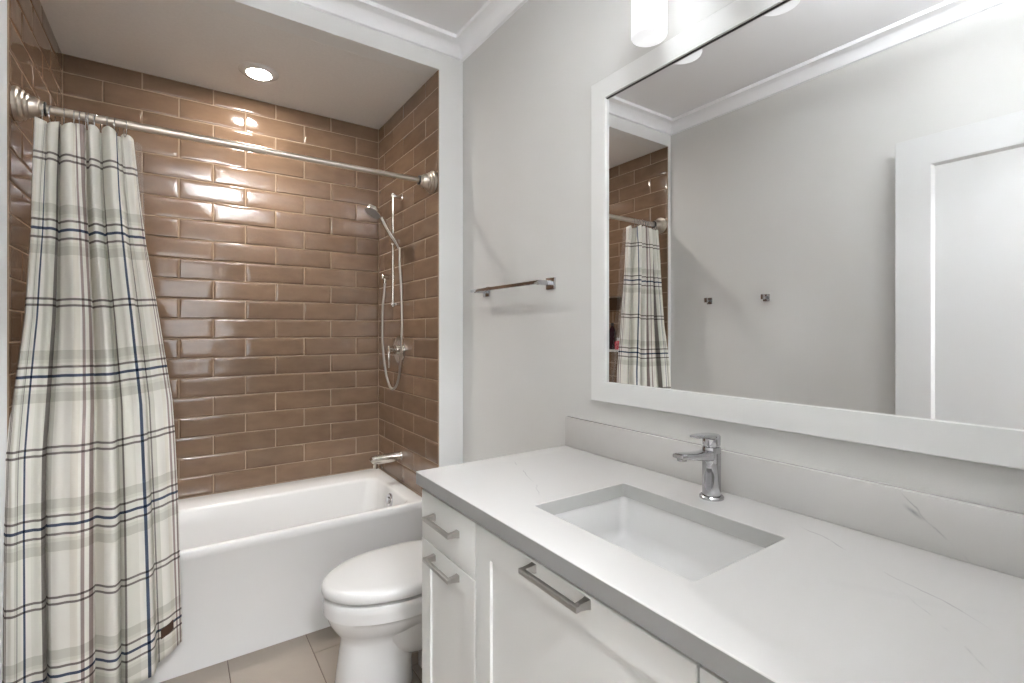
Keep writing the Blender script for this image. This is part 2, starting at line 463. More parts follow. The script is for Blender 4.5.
struct('wall_alcove_left', bm, [M['tile'], M['grout']], smooth=True)
tag(obj('niche_shelf', B(XL-ND-.004, XL+.006, NY0+.002, NY1-.002, NZ0-.018, NZ0, bev=.002), M['quartz']),
    'white stone ledge along the bottom of the tiled wall niche behind the curtain', 'shelf')

# ------------------------------------------------------------------ floor
def floor_bm(x0, x1, y0, y1):
    bm = bmesh.new(); lay = bm.loops.layers.float_color.new('tint')
    rows = []
    k = -8
    while k < 9:
        lo = -.7305 + k*.305
        rows.append((lo, lo+.305, 2.167 if k % 2 == 0 else 1.862, .61)); k += 1
    tiles(bm, lay, lambda a, b, h: Vector((b, a, -.004+h)), y0, y1, x0, x1, rows, .003, .003, thick=.004, pillow=False, seed=4)
    n = len(bm.faces); box(bm, x0, x1, y0, y1, -.10, -.0028)
    bm.faces.ensure_lookup_table()
    for f in bm.faces[n:]: f.material_index = 1
    return bm
struct('floor', floor_bm(XW-.0, 0.0, -.03, YB), [M['ftile'], M['fgrout']])
struct('floor_hall', B(-2.6, .7, -2.5, -.031, -.1, -.002), M['hallfloor'])

# ------------------------------------------------------------------ ceiling, walls
bm = B(XW-.2, .2, -.06, YB+.2, ZC, ZC+.12)
struct('ceiling', bm, M['ceiling'])
struct('ceiling_alcove', B(XL-.02, XA+.02, YF+.1005, YB+.02, ZA, ZA+.1), M['alc_ceiling'])
struct('wall_right', B(0, .12, -.03, YB+.12, -.1, ZC+.05), M['wall'])
bm = B(XW-.12, XW, -.03, YF+.002, -.1, ZC+.05)
struct('wall_left', bm, M['wall'])
# framed opening of the alcove: right pillar, left return, header
bm = bmesh.new()
box(bm, XA+.006, 0, YF, YF+.4, 0, ZA)
box(bm, XW-.12, XL-.006, YF, YF+.05, 0, ZA)
box(bm, XW-.12, 0, YF, YF+.10, ZA, ZC+.02)
struct('wall_alcove_front', bm, M['pillar'])
# near wall with the doorway the camera stands in
DX0, DX1, DH = -1.605, -.70, 2.255
bm = bmesh.new()
box(bm, XW-.12, DX0, -.03, YN, -.1, ZC+.02); box(bm, DX1, 0, -.03, YN, -.1, ZC+.02); box(bm, DX0, DX1, -.03, YN, DH, ZC+.02)
struct('wall_near', bm, M['wall'])
bm = bmesh.new()
box(bm, DX0-.07, DX0, YN, YN+.016, 0, DH+.07, bev=.002); box(bm, DX1, DX1+.07, YN, YN+.016, 0, DH+.07, bev=.002)
box(bm, DX0, DX1, YN, YN+.016, DH, DH+.07, bev=.002)
box(bm, DX0, DX0+.015, -.03, YN, 0, DH); box(bm, DX1-.015, DX1, -.03, YN, 0, DH); box(bm, DX0, DX1, -.03, YN, DH-.015, DH)
struct('trim_1', bm, M['trim'], smooth=True)
# hall behind the doorway
struct('wall_hall_left', B(-2.7, -2.6, -2.5, -.03, -.1, 2.9), M['wall'])
struct('wall_hall_right', B(.7, .8, -2.5, -.03, -.1, 2.9), M['wall'])
bm = bmesh.new()
box(bm, -2.7, -2.5, -2.5, -2.4, -.1, 2.9); box(bm, -.7, .8, -2.5, -2.4, -.1, 2.9)
box(bm, -2.5, -.7, -2.5, -2.4, -.1, .75); box(bm, -2.5, -.7, -2.5, -2.4, 2.35, 2.9)
struct('wall_hall_far', bm, M['wall'])
bm = bmesh.new(); box(bm, -2.7, XW-.12, -.06, -.03, -.1, 2.9); box(bm, .12, .8, -.06, -.03, -.1, 2.9)
struct('wall_hall_near', bm, M['wall'])
struct('ceiling_hall', B(-2.7, .8, -2.5, -.06, 2.76, 2.86), M['ceiling'])
bm = bmesh.new()
for a in ((-2.5, -2.45, .75, 2.35), (-.75, -.7, .75, 2.35), (-1.625, -1.575, .75, 2.35), (-2.5, -.7, .75, .80), (-2.5, -.7, 2.30, 2.35)):
    box(bm, a[0], a[1], -2.48, -2.42, a[2], a[3])
wf = struct('fill_window_1', bm, M['trim'])  # added window, out of view, to let fill light in
obj('fill_window_pane', B(-2.46, -.74, -2.452, -2.448, .79, 2.31), M['pane'], wf)

# crown moulding running round the room
def crown(path_pts, prof, closed=True):
    """path_pts: corner list of the room, inwards normals handled by offsetting the rectangle"""
    x0, x1, y0, y1 = path_pts
    bm = bmesh.new(); rings = []
    for (p, z) in prof:
        rings.append([Vector((x0+p, y0+p, z)), Vector((x1-p, y0+p, z)), Vector((x1-p, y1-p, z)), Vector((x0+p, y1-p, z))])
    loft(bm, rings, False, False)
    return bm
zb = 2.737
cp = [(.0, zb), (.012, zb+.004)]
for i in range(1, 9):
    t = i/8; a = t*pi/2
    cp.append((.012 + .056*(1-cos(a)), zb+.004 + .052*sin(a)))
cp += [(.0775, zb+.0565), (.0785, zb+.058), (.0785, ZC)]
struct('trim_2', crown((XW, 0, YN, YF), cp), M['ceiling'], smooth=True)
def baseboard(name, x0, x1, y0, y1):
    struct(name, B(x0, x1, y0, y1, 0, .12, bev=.003), M['trim'], smooth=True)
baseboard('baseboard_left', XW, XW+.014, YN+.02, YF)
struct('baseboard_alcove', B(XA+.006, 0, YF-.014, YF, 0, .12, bev=.003), M['trim'], smooth=True)

# ------------------------------------------------------------------ shaker panels
def shaker(x_back, x_front, y0, y1, z0, z1, st, depth, bev=.0015, cham=.004, st_b=None):
    """a panel door in a plane of constant x whose face looks towards x_front"""
    bm = bmesh.new(); st_b = st_b or st
    s = 1 if x_front > x_back else -1
    def ring(x, d, dz0=None, dz1=None):
        return [bm.verts.new((x, y0+d, z0+(dz0 if dz0 is not None else d))), bm.verts.new((x, y1-d, z0+(dz0 if dz0 is not None else d))),
                bm.verts.new((x, y1-d, z1-d)), bm.verts.new((x, y0+d, z1-d))]
    r = [ring(x_back, 0), ring(x_front - s*bev, 0), ring(x_front, bev), ring(x_front, st, st_b, st),
         ring(x_front - s*depth, st+cham, st_b+cham, st+cham)]
    for a, b in zip(r, r[1:]):
        for k in range(4): bm.faces.new((a[k], a[(k+1) % 4], b[(k+1) % 4], b[k]))
    bm.faces.new(r[0]); bm.faces.new(r[-1])
    return bm

# ------------------------------------------------------------------ room door, open against the left wall
dr = struct('door_1', shaker(-1.612, -1.572, .066, .862, .012, 2.232, .13, .010, cham=.012, st_b=.22), mat('door_paint', srgb(216, 216, 215), .45), smooth=True)
bm = bmesh.new()
lathe(bm, (-1.572, .80, .93), (1, 0, 0), [(0, .026), (.006, .026), (.008, .010), (.045, .010)], 24)
box(bm, -1.535, -1.521, .69, .81, .92, .94, bev=.003)
obj('door_handle', bm, M['nickel'], dr)
for z in (.25, 1.12, 2.0):
    bm = bmesh.new(); tube(bm, [(-1.592, .060, z-.05), (-1.592, .060, z+.05)], .006, 10)
    obj('hinge', bm, M['nickel'], dr)

# ------------------------------------------------------------------ bathtub
def tub():
    t = thing('bathtub', 'white alcove bathtub with a plain flat apron and brown tiled surround', 'bathtub', ((XL+XA)/2, 2.7, 0))
    x0, x1, y0, y1 = XL+.002, XA-.002, 2.319, YB-.002
    seg = 6
    def outer(z, ins=0):
        # rounded rect ring collapsed to square corners, slightly rounded at the apron side
        return rrect(x0+ins, x1-ins, y0+ins, y1-ins, .006, z, seg)
    def inner(z, l, r, f, b, rad): return rrect(x0+l, x1-r, y0+f, y1-b, rad, z, seg)
    rings = [outer(0.0, .004), outer(RIM-.045, .004), outer(RIM-.040, 0), outer(RIM-.010, 0), outer(RIM-.003, .003), outer(RIM, .010),
             inner(RIM, .10, .075, .026, .185, .055), inner(RIM-.004, .108, .082, .031, .193, .055), inner(RIM-.016, .116, .088, .036, .199, .06),
             inner(RIM-.09, .145, .100, .045, .210, .07), inner(.24, .21, .125, .066, .23, .09),
             inner(.15, .27, .150, .09, .25, .11), inner(.115, .32, .185, .13, .285, .11)]
    bm = bmesh.new(); loft(bm, rings)
    body = obj('tub_shell', bm, M['tub'], t, sharp=40)
    # overflow plate on the end wall of the basin
    bm = bmesh.new(); o = Vector((-.2365, 2.60, .425)); ax = Vector((-1, 0, .16))
    lathe(bm, o, ax, [(0, .038), (.006, .038), (.010, .034), (.011, .020), (.018, .018), (.020, .0)], 32)
    ov = obj('overflow_cover', bm, M['chrome'], t)
    bm = bmesh.new(); lathe(bm, (-.45, 2.60, .1155), (0, 0, 1), [(0, .035), (.003, .034), (.004, .02), (.010, .018), (.012, 0)], 28)
    obj('drain', bm, M['chrome'], t)
tub()

# ------------------------------------------------------------------ shower fittings on the alcove's right wall
def shower():
    g = None
    t = thing('shower_rail', 'slim vertical chrome slide rail for the hand shower on the tiled wall', 'shower rail', (XA, 2.669, 1.50))
    rx, ry = -.1945, 2.669
    bm = bmesh.new(); tube(bm, [(rx, ry, 1.498), (rx, ry, 2.142)], .0095, 18); obj('rail', bm, M['fitting'], t)
    for nm, z in (('bracket', 2.128), ('bracket', 1.512)):
        bm = bmesh.new(); box(bm, rx-.013, XA-.001, ry-.011, ry+.011, z-.008, z+.008, bev=.003)
        box(bm, XA-.006, XA-.001, ry-.016, ry+.016, z-.016, z+.016, bev=.002)
        obj(nm, bm, M['fitting'], t)
    bm = bmesh.new(); tube(bm, [(rx, ry, 1.848), (rx, ry, 1.902)], .017, 18)
    tube(bm, [(rx, ry+.020, 1.870), (rx+.002, ry-.062, 1.858)], [.013, .016], 18)
    obj('slider', bm, M['fitting'], t)
    # hand shower
    h = thing('hand_shower', 'chrome hand shower with a round head resting in the rail slider', 'hand shower', (rx-.035, ry, 1.84))
    p0 = Vector((-.182, 2.612, 1.828)); p1 = Vector((-.288, 2.600, 1.984))
    dd = (p1-p0).normalized()
    path = smoothpath([p0, p0+dd*.05, p0+dd*.12+Vector((-.003, 0, -.003)), p1], 8)
    n = len(path)
    bm = bmesh.new(); tube(bm, path, [.0125+.004*(i/n) for i in range(n)], 18); obj('handle', bm, M['fitting'], h)
    ax = Vector((-.50, -.12, -.86)).normalized()
    hc = Vector((-.326, 2.600, 2.010)) - ax*.018
    bm = bmesh.new(); lathe(bm, hc, ax, [(0, 0), (.001, .018), (.006, .034), (.014, .046), (.028, .049), (.034, .048)], 36)
    hd = obj('shower_head', bm, M['fitting'], h)
    bm = bmesh.new(); lathe(bm, hc+ax*.0335, ax, [(0, .044), (.002, .043), (.003, 0)], 36)
    obj('spray_face', bm, mat('grey_spray_rubber', srgb(150, 148, 146), .4), hd)
    # hose outlet elbow
    ey = 2.81; ez = 1.682
    t2 = thing('hose_outlet', 'small chrome wall elbow feeding the shower hose', 'pipe fitting', (XA, ey, ez))
    bm = bmesh.new(); lathe(bm, (XA-.001, ey, ez), (-1, 0, 0), [(0, .029), (.008, .028), (.010, .016), (.066, .016), (.070, .013)], 28)
    obj('outlet_body', bm, M['fitting'], t2)
    bm = bmesh.new(); tube(bm, [(XA-.052, ey, ez), (XA-.052, ey, ez-.040)], .011, 16); obj('outlet_nozzle', bm, M['fitting'], t2)
    # hose: down from the outlet, round the bottom, up to the handle
    hx = XA-.052
    pts = [(hx, ey, ez-.038), (hx-.004, ey, ez-.10), (hx-.014, ey-.005, 1.50), (hx-.018, ey-.012, 1.30), (hx-.008, ey-.03, 1.14), (hx+.004, ey-.052, 1.055),
           (hx+.012, 2.725, 1.025), (hx+.020, 2.68, 1.045), (hx+.024, 2.645, 1.11), (hx+.026, 2.620, 1.25), (hx+.026, 2.608, 1.42), (hx+.022, 2.608, 1.60), (hx+.014, 2.610, 1.73), p0+Vector((.004, 0, -.014)), p0+dd*.01]
    bm = bmesh.new(); tube(bm, smoothpath(pts, 12), .0068, 12)
    obj('hose', bm, M['hose'] if 'hose' in M else M['nickel'], h)
    # mixer
    vy, vz = 2.70, 1.253
    v = thing('shower_valve', 'chrome shower mixer with round plate and hanging lever', 'shower valve', (XA, vy, vz))
    bm = bmesh.new(); lathe(bm, (XA-.001, vy, vz), (-1, 0, 0), [(0, .080), (.006, .080), (.009, .076), (.010, .03)], 40); obj('wall_plate', bm, M['fitting'], v)
    bm = bmesh.new(); lathe(bm, (XA-.010, vy, vz), (-1, 0, 0), [(0, .026), (.030, .026), (.032, .022), (.060, .022), (.064, .019)], 32); obj('valve_body', bm, M['fitting'], v)
    bm = bmesh.new(); box(bm, XA-.075, XA-.062, vy-.011, vy+.011, vz-.105, vz+.018, bev=.004); obj('lever', bm, M['fitting'], v)
    # spout
    sy, sz = 2.69, .638
    s = thing('tub_spout', 'chrome cylindrical tub spout above the bathtub rim', 'tub spout', (XA, sy, sz))
    bm = bmesh.new()
    tube(bm, [(XA-.001, sy, sz), (XA-.012, sy, sz), (XA-.150, sy, sz), (XA-.168, sy, sz-.002), (XA-.176, sy, sz-.008)], [.029, .028, .027, .024, .016], 28)
    obj('spout_body', bm, M['fitting'], s)
    bm = bmesh.new(); tube(bm, [(XA-.148, sy, sz-.015), (XA-.152, sy, sz-.048)], [.0155, .0145], 20); obj('spout_outlet', bm, M['fitting'], s)
M['hose'] = mat('chrome_hose', srgb(165, 158, 148), .28, 1.0)
M['fitting'] = mat('shower_chrome', srgb(214, 208, 200), .13, 1.0)
shower()

# ------------------------------------------------------------------ curtain rod, rings, curtain, liner
RY, RZ = 2.262, 2.111
def curtain_rod():
    t = thing('curtain_rod', 'satin nickel curtain rod with stepped round end flanges across the tub alcove', 'curtain rod', (XL, RY, RZ))
    bm = bmesh.new(); tube(bm, [(XL+.03, RY, RZ), (-.90, RY, RZ), (-.899, RY, RZ), (XA-.03, RY, RZ)], [.0145, .0145, .0122, .0122], 24)
    obj('rod', bm, M['rodmetal'], t)
    pf = [(0, .056), (.010, .056), (.013, .052), (.014, .048), (.022, .048), (.025, .044), (.026, .040), (.034, .040), (.037, .035), (.050, .033), (.060, .027), (.062, .024), (.072, .024), (.073, .015)]
    for x, d in ((XL+.0005, 1), (XA-.0005, -1)):
        bm = bmesh.new(); lathe(bm, (x, RY, RZ), (d, 0, 0), pf, 40); f = obj('flange', bm, M['rodmetal'], t)
        bm = bmesh.new(); lathe(bm, (x+d*.070, RY, RZ), (d, 0, 0), [(0, .0235), (.006, .0235), (.007, .015)], 28); obj('gasket', bm, M['rubber'], f)
curtain_rod()

# outline of the curtain by height: left and right edge
ZS = [.15, .45, .70, .95, 1.10, 1.40, 1.69, 1.86, 2.07]
XLs = [-1.662, -1.661, -1.660, -1.656, -1.646, -1.622, -1.608, -1.606, -1.600]
XRs = [-1.190, -1.197, -1.203, -1.213, -1.222, -1.262, -1.303, -1.320, -1.336]
# one horizontal section through the gathered cloth: across, depth (minus is towards the room), pattern coordinate
SEC = [(.0, .014, -.56), (.02, -.006, -.50), (.055, -.020, -.28), (.10, -.024, -.02), (.15, -.022, .06), (.195, -.018, .13), (.213, .0, .16), (.200, .020, .18), (.215, .022, .20), (.245, .0, .23), (.29, -.022, .28),
       (.36, -.030, .38), (.42, -.026, .47), (.462, -.016, .53), (.476, .006, .56), (.462, .026, .585), (.478, .026, .61), (.515, -.002, .66), (.56, -.020, .71), (.60, -.018, .76), (.622, .002, .79), (.612, .018, .80), (.635, .010, .82),
       (.67, -.018, .87), (.73, -.027, .93), (.785, -.024, .995), (.818, -.012, 1.05), (.826, .010, 1.09), (.836, .028, 1.13), (.875, .030, 1.22), (.925, .026, 1.35), (.975, .034, 1.49), (1.0, .050, 1.56)]
SPL = smoothpath([Vector(p) for p in SEC], 9)
def sec(t):
    q = t*(len(SPL)-1); i = min(int(q), len(SPL)-2)
    return SPL[i].lerp(SPL[i+1], q-i)
def curt(t, z):
    p = sec(t)
    fx = p.x + .006*sin(3.1*z + 9*p.x)*(1 if .03 < p.x < .97 else 0)
    x0, x1 = interp(z, ZS, XLs), interp(z, ZS, XRs)
    x = x0 + (x1-x0)*fx
    k = interp(z, [.1, 1.3, 1.95, 2.1], [1.0, .95, .75, .55])
    yc = interp(z, [.1, .5, .8, 1.6, 2.08], [2.190, 2.194, 2.202, 2.236, RY])
    y = yc + p.y*k*1.12 + .005*sin(16*t+2.5*z)*k + .0075*sin(2*pi*(9.4*t+.15*z)+1)*interp(z, [.1, .9, 2.0], [.7, 1, .6]) + .003*sin(2*pi*21*t+3*z)*interp(z, [.1, 1.0, 1.9], [.2, .6, 1])
    # narrow pleats between the rings at the heading
    hd = interp(z, [1.55, 1.95, 2.1], [0, .6, 1])
    y += .011*hd*sin(2*pi*11.5*t+.6); x += .006*hd*cos(2*pi*11.5*t+.6)
    # the last panel hangs back towards the tub
    if p.x > .82: y += .030*((p.x-.82)/.18)*interp(z, [.1, .6, 1.4], [1, .8, .25])
    if z < RIM + .06: y = min(y, 2.307)
    # the first panel spills forward round the tile edge
    if z < 1.40 and p.x < .16:
        y = y - (1-p.x/.16)*.030*interp(z, [.1, 1.15, 1.40], [1.0, .8, 0])
        if x < XL+.002: y = min(y, 2.192)
    return Vector((x, y, z)), p
def curtain():
    bm = bmesh.new(); uvl = bm.loops.layers.uv.new('UVMap')
    nt_, nz = 330, 90
    g = []; uvs = {}
    for j in range(nz+1):
        row = []
        for i in range(nt_+1):
            t = i/nt_
            px = sec(t).x
            zt = 2.073 + .010*sin(2*pi*5.5*t+1) - .006*abs(sin(pi*12*t))
            zb = .118 + (.045*((px-.82)/.18) if px > .82 else 0) + .006*sin(9*px)
            z = zb + (zt-zb)*j/nz
            co, p = curt(t, z)
            v = bm.verts.new(co); row.append(v)
            sag = .040*max(0, px-.6)/.4*interp(z, [.1, 1.6, 2.1], [1.4, .3, 0])
            # the cloth keeps its length: where it lies further forward its stripes sit a touch lower
            uvs[v] = (p.z, (z - 1.205 - sag + .10*p.y*interp(z, [.1, 1.5, 2], [1.4, .7, 0]))/.4935)
        g.append(row)
    for j in range(nz):
        for i in range(nt_):
            f = bm.faces.new((g[j][i], g[j][i+1], g[j+1][i+1], g[j+1][i]))
            for lp in f.loops: lp[uvl].uv = uvs[lp.vert]
    o = obj('shower_curtain', bm, M['plaid'], loc=(-1.42, 2.26, .12), sharp=180)
    tag(o, 'white plaid fabric shower curtain gathered at the left end of the rod', 'curtain')
    so = o.modifiers.new('thickness', 'SOLIDIFY'); so.thickness = .0012
    # small leather patch near the hem of the last panel
    bm = bmesh.new(); q = []
    def tx(x):
        return min((abs(sec(i/2000).x - x), i/2000) for i in range(1600, 2001))[1]
    for dz in (0, .036):
        for dt in (0, .05, .10, .145):
            p = curt(tx(.858+dt*.60), .214+dz+dt*.14)[0]
            q.append(bm.verts.new(p + Vector((.0006, -.0035, 0))))
    for k in range(3): bm.faces.new((q[k], q[k+1], q[5+k], q[4+k]))
    r = bmesh.ops.extrude_face_region(bm, geom=bm.faces[:])
    bmesh.ops.translate(bm, verts=[v for v in r['geom'] if isinstance(v, bmesh.types.BMVert)], vec=(0, -.0018, 0))
    pt = obj('label_patch', bm, M['leather'], o); pt['label'] = 'small brown leather patch'
    return o
curtain()

def rings():
    bm0 = bmesh.new(); n = 26; pts = []
    for k in range(n+1):
        a = 2*pi*k/n
        pts.append(Vector((0, .021*cos(a), -.010 + .030*sin(a))))
    tube(bm0, pts, .0016, 8, caps=False)
    first = None
    us = [.045, .14, .255, .36, .43, .465, .515, .555, .60, .70, .80, .90]
    words = ['first', 'second', 'third', 'fourth', 'fifth', 'sixth', 'seventh', 'eighth', 'ninth', 'tenth', 'eleventh', 'twelfth']
    for i, t in enumerate(us):
        x = -1.594 + (-1.336+1.594)*t
        if first is None:
            o = obj('curtain_ring', bm0, M['chrome'], loc=(0, 0, 0)); first = o
        else:
            o = first.copy(); C.objects.link(o)
        o.location = (x, RY, RZ-.006); o.rotation_euler = (0, 0, R([8, -14, 10, 4, -8, 16, -5, 12, -18, 6, -10, 15][i]))
        lab = 'thin chrome curtain ring, %s along the rod from the left flange' % words[i]
        if i == 0: lab = 'thin chrome curtain ring nearest the left flange of the rod'
        if i == 11: lab = 'thin chrome curtain ring at the free right edge of the gathered curtain'
        tag(o, lab, 'curtain ring', 'chrome rings holding the shower curtain')
rings()

def liner():
    bm = bmesh.new(); nt_, nz = 120, 50; g = []
    for j in range(nz+1):
        row = []
        z = .36 + (2.060-.36)*j/nz
        for i in range(nt_+1):
            t = i/nt_
            x0 = interp(z, [.3, 1.6, 2.08], [-1.50, -1.636, -1.60]); x1 = interp(z, [.3, 1.2, 1.7, 2.08], [-1.22, -1.27, -1.305, -1.316])
            x = x0 + (x1-x0)*t
            yc = interp(z, [.3, .8, 1.7, 2.06], [2.44, 2.40, 2.325, 2.285])
            y = yc + .013*sin(2*pi*(6*t+.15*z)) + .009*sin(2*pi*(11*t+.6*z)) + .004*sin(30*z+9*t)
            row.append(bm.verts.new((x, y, z)))
        g.append(row)
    for j in range(nz):
        for i in range(nt_): bm.faces.new((g[j][i], g[j][i+1], g[j+1][i+1], g[j+1][i]))
    o = obj('shower_liner', bm, M['vinyl'], loc=(-1.4, 2.4, .36), sharp=180)
    tag(o, 'clear plastic shower liner hanging inside the tub behind the plaid curtain', 'shower liner')
liner()

# ------------------------------------------------------------------ niche bottles
def bottle(name, label, x, y, r, h, m, cap, capr, caph, group='bath bottles in the tiled niche'):
    z = NZ0
    t = thing(name, label, 'bottle', (x, y, z), group)
    bm = bmesh.new(); lathe(bm, (x, y, z), (0, 0, 1), [(0, r*.92), (.004, r), (h*.75, r), (h*.88, r*.8), (h*.95, capr*.8), (h, capr*.8)], 24)
    obj('bottle_body', bm, m, t)
    bm = bmesh.new(); lathe(bm, (x, y, z+h-.004), (0, 0, 1), [(0, capr), (caph-.002, capr), (caph, capr*.85)], 20)
    obj('cap', bm, cap, t)
bottle('shampoo_bottle', 'tall dark plum shampoo bottle standing in the wall niche', XL-.045, 2.772, .026, .19, M['black_bottle'], M['dark'], .013, .025)
bottle('shower_gel_bottle', 'squat red shower gel bottle in the wall niche', XL-.040, 2.700, .030, .075, M['red'], M['white_cap'], .014, .022)
bottle('conditioner_bottle', 'dark bottle with pale cap at the curtain end of the niche', XL-.045, 2.63, .026, .15, M['black_bottle'], M['white_cap'], .014, .03)

# ------------------------------------------------------------------ recessed downlight in the alcove ceiling
def downlight():
    t = thing('ceiling_downlight', 'round recessed downlight with white trim glowing above the bathtub', 'ceiling light', (-.868, 2.735, ZA))
    bm = bmesh.new(); c = (-.868, 2.735, ZA-.012)
    lathe(bm, c, (0, 0, 1), [(0.002, .054), (0, .057), (.001, .066), (.005, .082), (.012, .092), (.0121, .056), (.0045, .054)], 48)
    # (the profile closes on itself; drop the flat end caps)
    for f in [f for f in bm.faces if len(f.verts) > 8]: bm.faces.remove(f)
    obj('trim_ring', bm, M['plastic'], t, sharp=50)
    bm = bmesh.new(); lathe(bm, (-.868, 2.735, ZA-.0085), (0, 0, -1), [(0, .053), (.004, .052), (.0055, .035), (.006, 0)], 40)
    obj('lamp_lens', bm, M['lens'], t)
    d = bpy.data.lights.new('downlight_beam', 'SPOT'); d.energy = SPOT_P; d.spot_size = R(104); d.spot_blend = 1.0; d.shadow_soft_size = .05; d.color = (1, .955, .88)
    o = bpy.data.objects.new('downlight_beam', d); C.objects.link(o); o.location = (-.868, 2.735, ZA-.03)
downlight()
def flush(name, label, x, y, z):
    # opaque drum, open at the top: an added glowing disc inside brightens the ceiling
    t = thing(name, label, 'ceiling light', (x, y, z))
    bm = bmesh.new(); lathe(bm, (x, y, z), (0, 0, -1), [(0, .06), (.02, .06), (.022, .012), (.165, .012), (.166, .024), (.172, .024)], 48); obj('lamp_base', bm, M['nickel'], t)
    bm = bmesh.new(); lathe(bm, (x, y, z-.170), (0, 0, -1), [(0, .120), (0, .155), (.10, .155), (.104, .150), (.105, 0)], 48)
    for f in [f for f in bm.faces if len(f.verts) == 48 and f.calc_center_median().z > z-.175]: bm.faces.remove(f)
    obj('lamp_glass', bm, M['flush'], t)
    bm = bmesh.new(); lathe(bm, (x, y, z-.173), (0, 0, 1), [(0, .150), (.001, .150)], 48)
    obj('uplight_disc', bm, M['flush_top'], t)
flush('bath_flush_light', 'round white flush lamp on the bathroom ceiling before the mirror', -.80, .27, ZC)
flush('hall_fill_lamp', 'round white fill lamp added on the hall ceiling', -1.1, -1.1, 2.76)  # unseen lamp, added to the hall for fill

# ------------------------------------------------------------------ toilet
def toilet():
    yc = 1.842
    t = thing('toilet', 'white elongated toilet with closed lid between the tub and the vanity', 'toilet', (-.40, yc, 0))
    n = 48
    def egg(z, xf, xb, wd, xc=None, n1=2.0, nb=3.2, dy=0):
        """front half ellipse, back half squarer"""
        xc = xc if xc is not None else xf + (xb-xf)*.52
        pts = []
        for k in range(n):
            a = 2*pi*k/n; ca, sa = cos(a), sin(a)
            if ca >= 0:   # back
                x = xc + (xb-xc)*abs(ca)**(2/nb); y = wd*math.copysign(abs(sa)**(2/nb), sa)
            else:
                x = xc - (xc-xf)*abs(ca)**(2/n1); y = wd*math.copysign(abs(sa)**(2/n1), sa)
            pts.append(Vector((x, yc+dy+y, z)))
        return pts
    bm = bmesh.new()
    loft(bm, [egg(0, -.726, -.44, .108, -.58, 2.4, 2.4), egg(.010, -.730, -.436, .111, -.58, 2.4, 2.4), egg(.09, -.720, -.44, .104, -.58, 2.3, 2.4), egg(.17, -.710, -.42, .102, -.56, 2.2, 2.4),
              egg(.210, -.706, -.36, .106, -.53, 2.1), egg(.232, -.710, -.24, .118, -.50), egg(.258, -.730, -.18, .146, -.49), egg(.285, -.746, -.16, .167, -.49), egg(.308, -.755, -.16, .178, -.49), egg(.323, -.759, -.16, .182, -.49),
              egg(.326, -.766, -.16, .188, -.49), egg(.360, -.767, -.16, .189, -.49), egg(.380, -.767, -.16, .189, -.49), egg(.386, -.762, -.16, .185, -.49), egg(.387, -.74, -.17, .165, -.49)])
    # rear foot and the swelling of the trapway under the bowl
    loft(bm, [egg(0, -.395, -.17, .050, -.30, 3, 3), egg(.16, -.395, -.17, .050, -.30, 3, 3)])
    loft(bm, [egg(.112, -.50, -.17, .060, -.36), egg(.122, -.535, -.17, .096, -.37), egg(.145, -.565, -.17, .122, -.38), egg(.18, -.59, -.165, .140, -.40), egg(.23, -.62, -.16, .152, -.42), egg(.28, -.66, -.16, .160, -.45)])
    obj('bowl', bm, M['porcelain'], t, sharp=50)
    bm = bmesh.new()
    loft(bm, [egg(.3868, -.742, -.235, .165, -.49), egg(.3995, -.742, -.235, .165, -.49)])
    obj('seat', bm, M['plastic'], t, sharp=50)
    bm = bmesh.new()
    loft(bm, [egg(.400, -.750, -.240, .175, -.49), egg(.4005, -.770, -.235, .190, -.49), egg(.403, -.773, -.233, .1925, -.49), egg(.422, -.773, -.233, .1925, -.49), egg(.432, -.768, -.236, .188, -.49),
              egg(.438, -.753, -.245, .177, -.49), egg(.441, -.720, -.27, .153, -.49), egg(.443, -.64, -.32, .10, -.49), egg(.4435, -.54, -.42, .03, -.49)])
    obj('lid', bm, M['plastic'], t, sharp=60)
    for s in (-1, 1):
        bm = bmesh.new(); tube(bm, [(-.215, yc+s*.075-.02, .410), (-.215, yc+s*.075+.02, .410)], .012, 14); obj('hinge', bm, M['plastic'], t)
    bm = bmesh.new()
    loft(bm, [rrect(-.195, -.012, yc-.19, yc+.19, .03, .383, 5), rrect(-.20, -.012, yc-.20, yc+.20, .03, .41, 5), rrect(-.208, -.012, yc-.208, yc+.208, .03, .655, 5)])
    obj('tank', bm, M['porcelain'], t, sharp=50)
    bm = bmesh.new()
    loft(bm, [rrect(-.214, -.010, yc-.214, yc+.214, .03, .655, 5), rrect(-.216, -.010, yc-.216, yc+.216, .03, .672, 5), rrect(-.208, -.012, yc-.208, yc+.208, .03, .682, 5)])
    obj('tank_lid', bm, M['porcelain'], t, sharp=50)
    bm = bmesh.new(); lathe(bm, (-.208, yc+.15, .62), (-1, 0, 0), [(0, .012), (.012, .012), (.013, .007), (.02, .007)], 16); box(bm, -.232, -.224, yc+.09, yc+.16, .613, .627, bev=.003)
    obj('flush_lever', bm, M['chrome'], t)
toilet()

